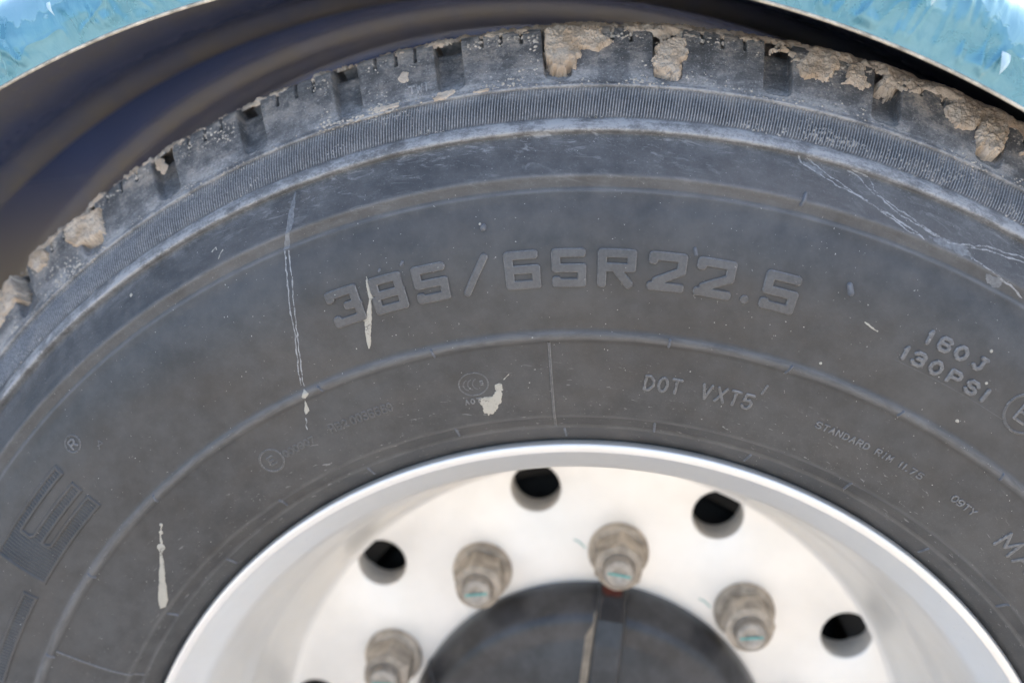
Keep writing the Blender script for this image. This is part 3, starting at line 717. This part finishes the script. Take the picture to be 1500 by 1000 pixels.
# loose crumbs on the ribs and the shoulder
def crumbs(X, Y):
    td = np.degrees(X / 500.0); rr = np.interp(s_of_r(479.0) + Y, S, K[:, 0])
    dens = .09 + .36 * np.exp(-((td - 18) / 4.5) ** 2 - ((rr - 484) / 4.5) ** 2) + .16 * np.exp(-((td - 27) / 4) ** 2 - ((rr - 486) / 6) ** 2) + .22 * np.exp(-((td + 9) / 4) ** 2 - ((rr - 493) / 6) ** 2) + .3 * np.exp(-((td + 42) / 6) ** 2 - ((rr - 485) / 5) ** 2)
    dens = dens + .20 * sstep(514, 527, rr) + .16 * np.exp(-((rr - 499) / 3) ** 2)
    dens = dens + .22 * fbm(X * .035, Y * .06, 3, 101, 3)
    w = worley(X * .42, Y * .42, 111); sz = .5 * hsh(np.floor(X * .42 + .5).astype(np.int64), np.floor(Y * .42 + .5).astype(np.int64), 1, 5)
    v = (dens - .18) * 1.0 - w * .75 + .18 * fbm(X * .6, Y * .6, 1, 121, 3)
    ds = (X / 479.0 - SLOT0 + PIT / 2) % PIT - PIT / 2                 # keep the open grooves clear
    v = np.where((np.abs(ds) * R0 < 10.5) & (rr > 499), -1.0, v)
    return np.where(v > -.06, np.minimum(.8, .25 + v * 3.0), -.8)
cb = patch('mud_crumbs', 0.0, 479.0, (R(-46) * 479, R(34) * 479, 0, 62), (.45), crumbs, M['crumb'], wheel, use_s=True, keep=-.3)
cb.location = WL; cb['kind'] = 'stuff'; cb['label'] = 'small mud crumbs stuck on the ribs and shoulder'

def flat_poly(name, Pg, H, mat, rag=.35, lab=None):
    th0 = sum(p[0] for p in Pg) / len(Pg); r0 = sum(p[1] for p in Pg) / len(Pg); L = local(Pg, th0, r0)
    xs, ys = [p[0] for p in L], [p[1] for p in L]
    o = patch(name, th0, r0, (min(xs) - 1, max(xs) + 1, min(ys) - 1, max(ys) + 1), .2,
              lambda X, Y: raised(poly_sdf(X, Y, L) + rag * fbm(X * .5, Y * .5, 1, 5, 3), H, .5, .2) + .08 * fbm(X * .8, Y * .8, 4, 7, 3), M[mat], wheel, keep=-.12)
    o.location = WL
    if lab: o['label'] = lab
    return o
for i, Pg in enumerate(DRIP):
    flat_poly('paint_splash', Pg, (.5, .35, .5, .12, .3, .3)[i], 'drip' if i not in (3,) else 'haze', .25 if i != 1 else .75,
              ('pointed white drip running down between the digits 3 and 8', 'ragged white splash below the oval mark', 'long white teardrop drip', 'pale dried water streak', None, None)[i])
for Pg in FILM: flat_poly('dust_film', Pg, .1, 'haze', 1.0)
for i, Ln in enumerate(LINE):
    th0, r0 = Ln[0]; L = local(Ln, th0, r0); xs, ys = [p[0] for p in L], [p[1] for p in L]
    hw = .33 if i not in (10,) else .45
    o = patch('water_mark' if i < 10 else 'scratch', th0, r0, (min(xs) - 1, max(xs) + 1, min(ys) - 1, max(ys) + 1), .22,
              lambda X, Y: raised(strokes_thin(X + .5 * fbm(X * .25, Y * .25, i, 3, 2), Y + .5 * fbm(X * .25, Y * .25, i, 9, 2), [L], hw) + .2 * fbm(X * .5, Y * .5, 1, 2, 3), .18, .5, .2), M['residue' if i < 10 else 'drip'], wheel, keep=-.12)
    o.location = WL
for i, (t, r) in enumerate(DOTS[0]):
    q = (1.0, 1.2, 2.3, .7, .7, .7, .9, .8, .6, .7, .6, .8, .7)[i]
    o = patch('white_speck', t, r, (-q - .8, q + .8, -q - .8, q + .8), .2, lambda X, Y: raised(np.hypot(X, Y) - q, .4, .6, .2), M['drip'], wheel, keep=-.12)
    o.location = WL

# ------------------------------------------------------------------ rim
barrel = rnd_prof([(296.2, 14), (298.2, 7.5), (298.7, 2.6), (297.6, -.2), (296.0, -.7), (292.4, .2), (291.2, 1.8), (277.8, 17.5), (275.0, 23), (265, 58), (262.5, 68), (256.5, 80), (254.5, 96), (248, 116), (243, 130), (238, 138.2), (233.5, 140.0)], 3.0, 5)
V1, F1 = revolve(barrel, 400)
RV, RH, RIN, ROUT, D0 = 217.2, 18.3, 139.0, 233.7, 140.0
TH0 = math.degrees(.186)
Vd, Fd = [], []
NRAY = 72
def sector_edge(ang):
    dx, dz = math.sin(ang), math.cos(ang); lo, hi = 0.0, 400.0
    for _ in range(40):
        m = (lo + hi) / 2; x, z = dx * m, RV + dz * m; rr = math.hypot(x, z); a = abs(math.degrees(math.atan2(x, z)))
        if z > 0 and RIN < rr < ROUT and a < 18: lo = m
        else: hi = m
    return dx * lo, RV + dz * lo
corn = [math.atan2(rr * math.sin(R(sg * 18)), rr * math.cos(R(sg * 18)) - RV) for rr in (RIN, ROUT) for sg in (-1, 1)]
angs = sorted(list(np.linspace(-math.pi, math.pi, NRAY, endpoint=False)) + corn)
for kk in range(10):
    a0 = R(TH0 + 18 + 36 * kk); ca, sa = math.cos(a0), math.sin(a0); base = len(Vd); n = len(angs)
    for a in angs:
        ex, ez = sector_edge(a); hx, hz = math.sin(a), math.cos(a)
        ring = [(ex, D0, ez), (hx * (RH + 1.6), D0, RV + hz * (RH + 1.6)), (hx * (RH + .4), D0 + .5, RV + hz * (RH + .4)), (hx * RH, D0 + 1.6, RV + hz * RH), (hx * RH, D0 + 25, RV + hz * RH)]
        Vd += [(x * ca + z * sa, y, -x * sa + z * ca) for x, y, z in ring]
    for i in range(n):
        j = (i + 1) % n
        for q in range(4): Fd.append((base + i * 5 + q, base + i * 5 + q + 1, base + j * 5 + q + 1, base + j * 5 + q))
V = np.vstack([V1, np.array(Vd)]); F = np.vstack([F1, np.array(Fd) + len(V1)])
rim = mesh_obj('rim', V, F, M['alu'], wheel, loc=WL)
rim['label'] = 'polished aluminium rim with round vent holes'
# dark brake drum seen through the holes
V, F = revolve([(100, 190), (205, 190), (212, 196), (214, 300)], 160)
V2, F2 = revolve([(218, 165.5), (240, 150), (258, 110), (274, 40), (279, 26), (280, 320), (214, 320)], 160)
o = mesh_obj('brake_drum', np.vstack([V, V2]), np.vstack([F, F2 + len(V)]), M['drum'], wheel, loc=WL)

# ------------------------------------------------------------------ wheel nuts
def nut_parts():
    pf = rnd_prof([(22.4, 0), (22.6, -4.0), (20.5, -6.6), (17, -7.2)], 1.2, 4)
    V, F = revolve(pf, 48)
    Vn, Fn = V.tolist(), [tuple(f) for f in F]
    b = len(Vn); n = 48
    # hexagon 33 mm across flats, corners turned down at the outer end
    lev = [(-6.5, 0), (-26, 0), (-29.5, 1), (-30.5, 2)]
    for yy, mode in lev:
        for i in range(n):
            a = 2 * math.pi * i / n; am = (a % (math.pi / 3)) - math.pi / 6; hx = 16.5 / math.cos(am)
            rr = hx if mode == 0 else min(hx, 16.9) if mode == 1 else 15.0
            Vn.append((rr * math.sin(a), yy, rr * math.cos(a)))
    for l in range(len(lev) - 1):
        for i in range(n): j = (i + 1) % n; Fn.append((b + l * n + i, b + (l + 1) * n + i, b + (l + 1) * n + j, b + l * n + j))
    c = len(Vn)
    for i in range(n): a = 2 * math.pi * i / n; Vn.append((11.4 * math.sin(a), -30.6, 11.4 * math.cos(a)))
    for i in range(n): j = (i + 1) % n; Fn.append((b + 3 * n + i, c + i, c + j, b + 3 * n + j))
    return Vn, Fn
Vn, Fn = nut_parts()
pf = [(11.0, -20)]
for i in range(9): pf += [(11.0, -30.2 - i * .9), (10.4, -30.65 - i * .9)]
pf += [(10.9, -38.6), (8.9, -40.2), (5, -40.4), (4.4, -39.6), (0.01, -39.6)]
Vs, Fs = revolve(pf, 40)
nut0 = None
for kk in range(10):
    a = R(TH0 + 36 * kk); loc = (167.5 * MM * math.sin(a), D0 * MM, ZC + 167.5 * MM * math.cos(a))
    rr = rs.uniform(0, math.pi / 3)
    if nut0 is None:
        nut0 = mesh_obj('wheel_nut', Vn, Fn, M['nut'], wheel, loc=loc, roty=rr)
        for p in nut0.data.polygons: p.use_smooth = False
        stud0 = mesh_obj('stud', Vs, Fs, M['stud'], nut0)
        V = [(-8.2, -40.7, -.6), (8.0, -40.7, -.9), (8.2, -40.7, 1.0), (-8.0, -40.7, 1.2), (-8.2, -40.2, -.6), (8.0, -40.2, -.9), (8.2, -40.2, 1.0), (-8.0, -40.2, 1.2)]
        pm0 = mesh_obj('paint_mark', V, [(0, 1, 2, 3), (4, 7, 6, 5), (0, 4, 5, 1), (1, 5, 6, 2), (2, 6, 7, 3), (3, 7, 4, 0)], M['teal'], nut0, smooth=False)
        pm0.rotation_euler = (0, -rr + .2, 0)
        nut = nut0
    else:
        nut = dup(nut0, wheel, roty=rr, loc=loc)
        dup(stud0, nut)
        dup(pm0, nut, roty=-rr + rs.uniform(-.1, .35))
    # painted alignment mark on the disc, to the left of the nut
    if kk not in (0, 1): continue
    pts = [(-33, 9.4), (-29, 7.2), (-24.5, 2.0), (-24.2, 3.2), (-28.4, 8.1), (-32.8, 10.2)]
    mk = mesh_obj('paint_mark', [(x, -.15, z) for x, z in pts], [(0, 1, 4, 5), (1, 2, 3, 4)], M['teal'], wheel, loc=loc, smooth=False)

# ------------------------------------------------------------------ hub cap
capp = rnd_prof([(140.6, 146), (140.4, 134), (138.5, 126), (130, 112), (124, 108.5), (112, 108), (100, 104), (60, 92), (0.01, 84)], 3, 4)
V, F = revolve(capp, 200)
hub = mesh_obj('hub_cap', V, F, M['cap'], wheel, loc=WL)
hub['label'] = 'black painted hub with radial ribs'
def hub_rib():
    prof = [(141, 132), (138, 121), (128, 105), (112, 99), (60, 84), (20, 78)]
    Vr, Fr = [], []
    cs = [(-11.5, 9), (-10, 1.2), (-8.4, 0), (8.4, 0), (10, 1.2), (11.5, 9)]
    for r, y in prof:
        for x, dy in cs: Vr.append((x, y + dy, r))
    for i in range(len(prof) - 1):
        for j in range(5): Fr.append((i * 6 + j, i * 6 + j + 1, i * 6 + 7 + j, i * 6 + 6 + j))
    Fr.append((0, 1, 2, 3, 4, 5))
    return Vr, Fr
Vr, Fr = hub_rib()
rib0 = mesh_obj('rib', Vr, Fr, M['cap'], hub, roty=R(TH0), smooth=False)
for kk in range(1, 5): dup(rib0, hub, roty=R(TH0 + 72 * kk))
# caked dust against the left flank of the ribs, red paint on the rib end
V, F = [], []
prof = [(136, 122), (128, 109), (112, 103), (80, 92), (40, 84)]
for i, (r, y) in enumerate(prof):
    wq = (3, 6, 9, 7, 3)[i]
    for x, dy in ((-11.0, -1.5), (-11.5 - wq * .5, 2.5), (-11.5 - wq, 9)): V.append((x, y + dy + 2, r))
for i in range(4):
    for j in range(2): F.append((i * 3 + j, i * 3 + j + 1, i * 3 + 4 + j, i * 3 + 3 + j))
dd = mesh_obj('caked_dust', V, F, M['tan'], hub, roty=R(TH0))
for kk in (1, 4): dup(dd, hub, roty=R(TH0 + 72 * kk))
rp = mesh_obj('paint_mark', [(-8, 133, 141.3), (7, 133, 141.3), (6, 124, 139.2), (-4, 123, 139.0), (-8, 126, 139.7)], [(0, 1, 2, 3, 4)], M['red'], hub, roty=R(TH0), smooth=False)

# ------------------------------------------------------------------ mudguard above the tyre
guard = empty('mudguard')
guard['label'] = 'round sheet metal mudguard above the tyre covered in wrinkled blue film'
guard['category'] = 'mudguard'
FC, FR = (-72.0, -27.9), 589.3
GL = (FC[0] * MM, 0, ZC + FC[1] * MM)
def set_uv(o, U, Vv):
    me = o.data; uv = me.uv_layers.new(name='UVMap')
    li = np.zeros(len(me.loops), np.int32); me.loops.foreach_get('vertex_index', li)
    uv.data.foreach_set('uv', np.stack([U.ravel()[li], Vv.ravel()[li]], -1).astype(np.float32).ravel())
# outer skin: lip facing outwards, rolled over into the top
th = np.r_[np.arange(-80, -42, 1.0), np.arange(-42, 50, .075), np.arange(50, 80.5, 1.0)]
q = np.r_[np.linspace(0, 1, 46), np.linspace(1, 2, 46)[1:], np.linspace(2, 3, 12)[1:]]
T2, Q = np.meshgrid(th, q, indexing='ij')
HL = np.interp(T2, [-40, -20, 10, 30, 45], [44, 48, 52, 56, 58]); RB = 34.0
flat = np.clip(Q, 0, 1) * (HL - RB); an = np.clip(Q - 1, 0, 1) * math.pi / 2
rad = FR + flat + RB * np.sin(an); yy = -2.0 * np.clip(Q, 0, 1) + RB * (1 - np.cos(an)) + np.clip(Q - 2, 0, 1) * 450
U = np.radians(T2) * FR; Vv = flat + an * RB + np.clip(Q - 2, 0, 1) * 450
fold = fbm(U * .045, Vv * .02, 1, 11, 3) * .9 + np.maximum(0, fbm(U * .09 + Vv * .02, Vv * .03, 2, 19, 3)) ** 2 * 3.2
crk = (1 - np.abs(vnoise(U * .11 + 1.2 * vnoise(U * .03, Vv * .05, 4, 3), Vv * .035, 5, 23))) ** 8 * 1.0
dsp = (fold + crk) * sstep(1.5, 8, Vv)
rad = rad + dsp * np.sin(an); yy = yy - dsp * np.cos(an)
V = np.stack([rad * np.sin(np.radians(T2)), yy, rad * np.cos(np.radians(T2))], -1).reshape(-1, 3)
o = mesh_obj('outer_skin', V, grid_faces(len(th), len(q)), M['film'], guard, loc=GL)
o['label'] = 'cyan protective film peeling on the outside of the mudguard'
set_uv(o, U, Vv)
# underside with two pressed beads
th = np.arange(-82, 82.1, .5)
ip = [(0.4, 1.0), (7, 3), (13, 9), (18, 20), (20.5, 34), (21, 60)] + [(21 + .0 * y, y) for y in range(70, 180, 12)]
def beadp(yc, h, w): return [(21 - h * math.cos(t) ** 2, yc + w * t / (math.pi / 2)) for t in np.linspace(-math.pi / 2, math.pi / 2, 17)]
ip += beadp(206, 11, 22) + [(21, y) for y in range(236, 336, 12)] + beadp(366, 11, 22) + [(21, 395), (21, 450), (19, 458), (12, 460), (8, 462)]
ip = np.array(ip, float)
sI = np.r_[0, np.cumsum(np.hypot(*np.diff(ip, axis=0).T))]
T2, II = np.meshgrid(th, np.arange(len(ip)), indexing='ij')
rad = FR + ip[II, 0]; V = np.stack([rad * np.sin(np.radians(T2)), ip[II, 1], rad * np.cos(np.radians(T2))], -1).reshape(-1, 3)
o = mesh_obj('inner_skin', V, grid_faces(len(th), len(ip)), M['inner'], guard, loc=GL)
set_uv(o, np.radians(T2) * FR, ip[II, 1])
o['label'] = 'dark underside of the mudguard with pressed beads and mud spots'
# hemmed edge
tr = [(FR + 1.1 * math.cos(a), .2 + 1.1 * math.sin(a)) for a in np.linspace(0, 2 * math.pi, 9)]
V, F = revolve(tr, 400, -80, 80)
mesh_obj('edge_trim', V, F, M['trim'], guard, loc=GL)
# panel closing the inner end
V, F = revolve([(FR + 8, 463), (FR - 20, 466), (FR - 30, 470), (FR - 130, 471), (330, 471)], 200, -82, 82)
mesh_obj('inner_panel', V, F, M['navy'], guard, loc=GL)
# torn flaps of film standing off the lip
def flap(td, h0, w, L, bend, mat):
    n = 9; Vf = []
    for i in range(n):
        t = i / (n - 1); ww = w * (1 - t) ** .6 * (.65 + .35 * math.sin(3 * t + .5))
        for k2 in (-1, -.3, .4, 1):
            x = k2 * ww / 2 + 1.5 * t; z = FR + h0 - L * t; y = -4.2 - bend * math.sin(t * 2.4) - .9 * (1 - k2 * k2)
            Vf.append((x, y, z))
    Ff = [(i * 4 + j, i * 4 + j + 1, i * 4 + 5 + j, i * 4 + 4 + j) for i in range(n - 1) for j in range(3)]
    return mesh_obj('film_flap', Vf, Ff, mat, guard, loc=GL, roty=R(td))
M['flap'] = mat_simple('lifted_film', (0.50, 0.66, 0.70), 0.3, 0.0, 0.08, 0.1, 0.3)
flap(25.9, 33, 6.5, 11, 4, M['flap']); flap(-17.9, 26, 3, 8, 3, M['flap']); flap(30.3, 18, 6, 11, 4, M['flap'])
